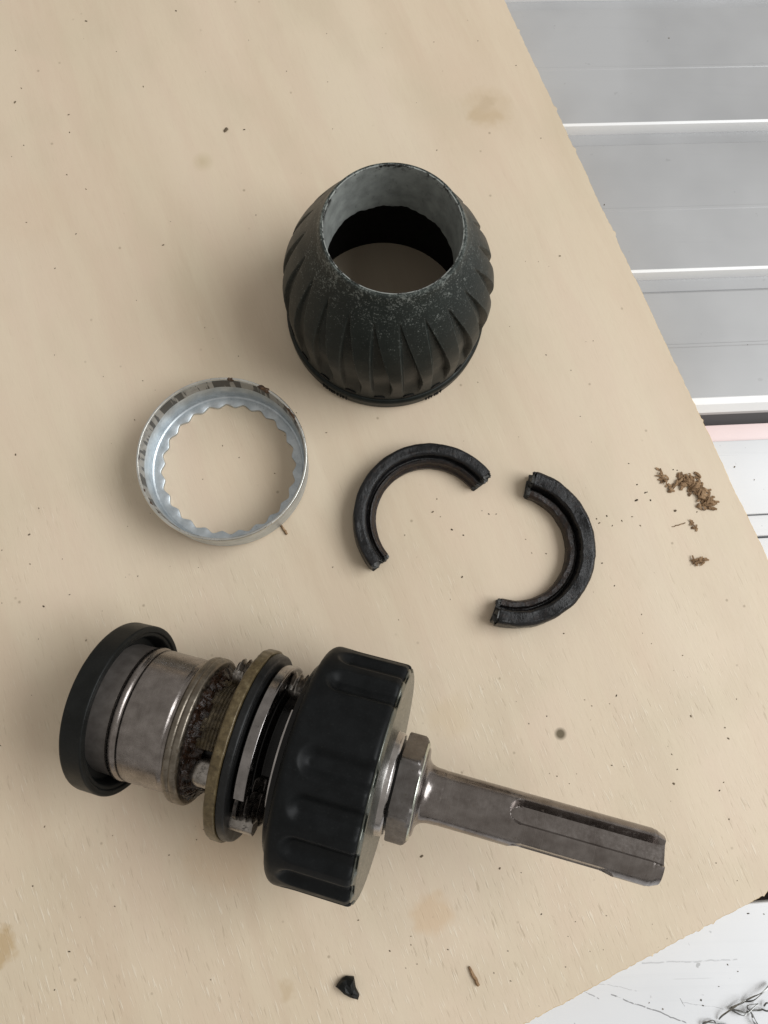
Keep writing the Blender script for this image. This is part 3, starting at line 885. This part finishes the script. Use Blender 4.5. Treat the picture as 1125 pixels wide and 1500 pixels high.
def shavings(name, label, pts, n, spread, seed, size=1.6):
    rnd = random.Random(seed); V = []; F = []
    for k in range(n):
        t = rnd.random() * (len(pts) - 1); i = min(int(t), len(pts) - 2); q = at(*pts[i]).lerp(at(*pts[i + 1]), t - i)
        c = q + Vector((rnd.gauss(0, spread), rnd.gauss(0, spread), 0))
        dd = (c - q).length
        c.z = max(0, (1.5 * spread - dd)) * rnd.random() * .7
        a = rnd.uniform(0, 6.28); ax = Vector((math.cos(a), math.sin(a), rnd.uniform(-.15, .15)))
        flake(V, F, c, ax, size * rnd.uniform(.6, 1.6), size * rnd.uniform(.25, .5), rnd.uniform(-.2, .5), rnd)
    zmin = min(v.z for v in V)
    for v in V: v.z -= zmin - .01
    c0 = at(*pts[len(pts) // 2])
    o = mesh(name, V, F, M['shav'], None, smooth=0, origin=c0)
    return tag(o, label, 'wood shavings')
shavings('shavings_pile', 'largest clump of brown wood shavings near the right edge of the plywood', [(992, 706), (1010, 703), (1020, 718), (1030, 730), (1043, 738)], 190, .80, 2, 1.15)
shavings('shavings_wisp', 'small loose wood shavings just left of the largest brown clump', [(966, 695), (972, 706), (982, 716)], 22, .45, 4, 1.0)
shavings('shavings_curl', 'small dark brown shaving alone below the largest clump', [(1016, 819), (1024, 824), (1033, 819)], 16, .28, 9, 1.2)
shavings('shavings_curl', 'tiny bent shaving with a thin tail between the two brown clumps', [(1012, 765), (1017, 772), (1021, 775)], 6, .2, 12, 1.2)

def chip():
    pts = [(492, 1443), (500, 1432), (507, 1428), (519, 1429), (521, 1444), (527, 1456), (524, 1461), (517, 1460), (513, 1459), (503, 1452)]
    V = []; F = []; n = len(pts)
    c = at(509, 1444)
    for z, k in ((.02, .95), (.7, 1.0), (1.4, .82), (1.75, .45)):
        for i, q in enumerate(pts):
            w = at(*q) - c; w = w * k * (1 + .06 * math.sin(i * 3.1 + z * 4)); V.append(c + w + Vector((0, 0, z + (.2 * math.sin(i * 2.3) if z > .5 else 0))))
    for l in range(3):
        for i in range(n): j = (i + 1) % n; F.append((l * n + i, l * n + j, (l + 1) * n + j, (l + 1) * n + i))
    F.append(tuple(range(n))); F.append(tuple(3 * n + i for i in range(n)))
    tag(mesh('rubber_chip', V, F, M['endring'], None, smooth=0, origin=c), 'small black torn rubber chip near the bottom edge of the photo', 'rubber chip')
chip()

def splinter(name, a, b, rad, label, mat='crumb', cat='splinter'):
    A, B = at(*a), at(*b); V = []; F = []
    path = [A.lerp(B, t / 6) + Vector((.06 * math.sin(t * 2), .06 * math.cos(t * 3), rad * .72)) for t in range(7)]
    tube(V, F, path, lambda t: rad * (.55 + .9 * t * (1.25 - t)), 5)
    tag(mesh(name, V, F, M[mat], None, smooth=0, origin=A), label, cat)
splinter('wood_splinter', (687, 1416), (701, 1443), .42, 'thin dark straight splinter right of the black rubber chip', 'shav')
splinter('wood_splinter', (412, 770), (421, 783), .32, 'tiny brown splinter below the toothed ring', 'shav')
splinter('wood_fibre', (984, 772), (1004, 766), .12, 'fine pale fibre left of the tiny bent shaving', 'shav')
splinter('wood_splinter', (1020, 1466), (1021, 1466), .1, '', 'shav') if False else None

_ph = (1 + 5 ** .5) / 2
ICO = [Vector(v).normalized() for v in ((-1, _ph, 0), (1, _ph, 0), (-1, -_ph, 0), (1, -_ph, 0), (0, -1, _ph), (0, 1, _ph), (0, -1, -_ph), (0, 1, -_ph), (_ph, 0, -1), (_ph, 0, 1), (-_ph, 0, -1), (-_ph, 0, 1))]
ICF = [(0, 11, 5), (0, 5, 1), (0, 1, 7), (0, 7, 10), (0, 10, 11), (1, 5, 9), (5, 11, 4), (11, 10, 2), (10, 7, 6), (7, 1, 8), (3, 9, 4), (3, 4, 2), (3, 2, 6), (3, 6, 8), (3, 8, 9), (4, 9, 5), (2, 4, 11), (6, 2, 10), (8, 6, 7), (9, 8, 1)]
def blob(V, F, c, r, rnd):
    b = len(V); a = rnd.uniform(0, 6.28); sx = rnd.uniform(.8, 1.9); ca, sa = math.cos(a), math.sin(a)
    for d in ICO:
        k = rnd.uniform(.65, 1.15); x, y, z = d.x * sx * k, d.y * k * .8, d.z * k
        V.append(c + Vector(((x * ca - y * sa) * r, (x * sa + y * ca) * r, r * .25 + max(z, -.25) * r * .7)))
    F += [(b + i, b + j, b + k) for i, j, k in ICF]
V = []; F = []; rnd = random.Random(21)
blob(V, F, at(331, 191), .55, rnd); blob(V, F, at(332, 189), .4, rnd)
tag(mesh('dark_crumb', V, F, M['crumb'], None, smooth=0, origin=at(331, 191)), 'dark round crumb alone above and left of the black sleeve', 'crumb')
spots = [(22, 150, .5), (126, 31, .4), (258, 16, .4), (358, 190, .4), (23, 74, .25), (101, 168, .35), (102, 194, .3), (98, 256, .35), (126, 277, .3), (39, 326, .35), (239, 359, .4), (375, 315, .3), (210, 127, .3), (35, 213, .3),
         (43, 783, .4), (64, 888, .4), (23, 666, .4), (202, 844, .25), (126, 938, .25), (3, 806, .3), (326, 653, .25), (297, 702, .25), (245, 724, .3), (102, 871, .25),
         (640, 731, .3), (634, 750, .4), (645, 757, .25), (662, 776, .45), (679, 784, .4), (677, 845, .4), (716, 753, .3), (727, 753, .3), (779, 810, .25), (800, 811, .3), (770, 790, .25), (584, 908, .25), (593, 784, .25),
         (882, 825, .35), (900, 858, .3), (826, 928, .35), (903, 1019, .35), (867, 1034, .25), (893, 1031, .2), (1012, 1049, .35), (1062, 1066, .4), (1067, 1082, .4), (987, 1148, .55), (992, 1127, .3), (984, 1105, .25), (816, 1137, .3), (834, 1148, .25), (896, 1121, .3),
         (1060, 1146, .3), (1054, 1158, .3), (1068, 1200, .3), (1049, 1264, .25), (801, 1049, .3), (805, 1133, .2), (618, 1254, .5), (732, 1272, .45), (525, 1348, .3), (571, 1393, .3), (602, 1384, .25), (656, 1391, .25), (793, 1339, .3), (748, 1437, .25), (611, 1412, .25),
         (102, 1394, .35), (165, 1224, .25), (288, 1230, .25), (48, 1298, .35), (80, 1450, .25), (953, 733, .4), (948, 721, .3), (989, 748, .7), (926, 757, .3), (911, 763, .3), (933, 710, .35), (945, 722, .4), (932, 733, .55), (874, 760, .35), (889, 756, .35), (878, 766, .35), (897, 770, .3), (986, 688, .35), (992, 689, .35), (938, 770, .3), (1021, 750, .3),
         (885, 300, .35), (820, 375, .4), (756, 96, .3), (640, 220, .3), (700, 60, .25), (430, 1005, .2), (560, 70, .2), (480, 120, .2), (200, 440, .2), (80, 520, .2), (300, 480, .2), (700, 560, .2), (800, 520, .25), (850, 610, .2), (760, 640, .2), (940, 900, .25), (1000, 960, .3)]
V = []; F = []
for x, y, r in spots: blob(V, F, at(x, y), r * .52, rnd)
for k in range(150):
    x, y = rnd.uniform(0, 1100), rnd.uniform(0, 1480)
    if x > 735 + (y / 822) * 390 - 30 or y > 1480 - (x - 800) * .55: continue
    blob(V, F, at(x, y), rnd.uniform(.05, .15), rnd)
dust = mesh('sawdust', V, F, M['crumb'], None, smooth=0)
tag(dust, 'scattered dark dust specks over the plywood', 'dust', kind='stuff')
V = []; F = []
for x, y, r in ((971, 1478, .35), (1027, 1465, .4), (1066, 1413, .3), (1081, 1423, .3), (1053, 1445, .25), (1096, 1338, .35), (1119, 1339, .25), (1030, 1473, .3), (951, 1469, .25), (1076, 684, .4), (1105, 703, .3), (980, 56, .4), (1095, 505, .3)):
    blob(V, F, at(x, y, ZB + .62 if y > 1000 else ZB + .02), r * .5, rnd)
tag(mesh('sawdust', V, F, M['crumb'], None, smooth=0), 'few dark specks on the white board and slats', 'dust', kind='stuff')

# tangled bright metal swarf on the white board
def swarf():
    zb = ZB + .6
    paths = [[(1052, 1492, .1), (1055, 1485, .6), (1066, 1474, 1.2), (1080, 1463, 1.5), (1088, 1459, 1.3), (1086, 1464, .9), (1077, 1470, .5), (1068, 1475, .2)],
             [(1088, 1465, .3), (1098, 1457, .9), (1108, 1450, 1.4), (1117, 1444, 1.2), (1126, 1438, .6)],
             [(1090, 1466, .2), (1100, 1462, .8), (1112, 1451, 1.0), (1126, 1440, .5)],
             [(1066, 1475, .4), (1078, 1477, .9), (1090, 1480, .9), (1100, 1474, .6), (1107, 1468, .5), (1104, 1467, .9), (1090, 1469, 1.1), (1094, 1476, .7), (1106, 1478, .4), (1113, 1476, .7)],
             [(1068, 1477, .2), (1080, 1483, .7), (1087, 1484, .8), (1093, 1479, .3)],
             [(1113, 1476, .3), (1121, 1478, .7), (1126, 1470, 1.0), (1120, 1466, .7), (1117, 1472, .3)],
             [(1097, 1480, .3), (1100, 1486, .8), (1104, 1494, .9), (1109, 1502, .4)],
             [(1100, 1483, .2), (1099, 1491, .7), (1104, 1498, .5)],
             [(1027, 1500, .2), (1030, 1494, .7), (1040, 1494, 1.0), (1052, 1497, .8), (1066, 1500, .3)],
             [(1030, 1498, .2), (1041, 1492, .5), (1046, 1496, .3)]]
    V = []; F = []
    for pth in paths:
        P = [at(x, y, zb) + Vector((0, 0, h + .22)) for x, y, h in pth]
        Q = []
        for i in range(len(P) - 1):                        # Catmull-Rom
            a, b, c, d = P[max(i - 1, 0)], P[i], P[i + 1], P[min(i + 2, len(P) - 1)]
            for t in (0, .25, .5, .75):
                Q.append(.5 * ((2 * b) + (c - a) * t + (2 * a - 5 * b + 4 * c - d) * t * t + (3 * b - a - 3 * c + d) * t ** 3))
        Q.append(P[-1])
        for q in Q: q.z = max(q.z, zb + .16)
        tube(V, F, Q, lambda t: .125 + .05 * math.sin(t * 9), 6)
    o = mesh('metal_swarf', V, F, M['swarf'], None, smooth=50, origin=at(1090, 1475, zb))
    tag(o, 'tangle of bright metal swarf on the white board in the bottom right corner', 'metal swarf')
swarf()
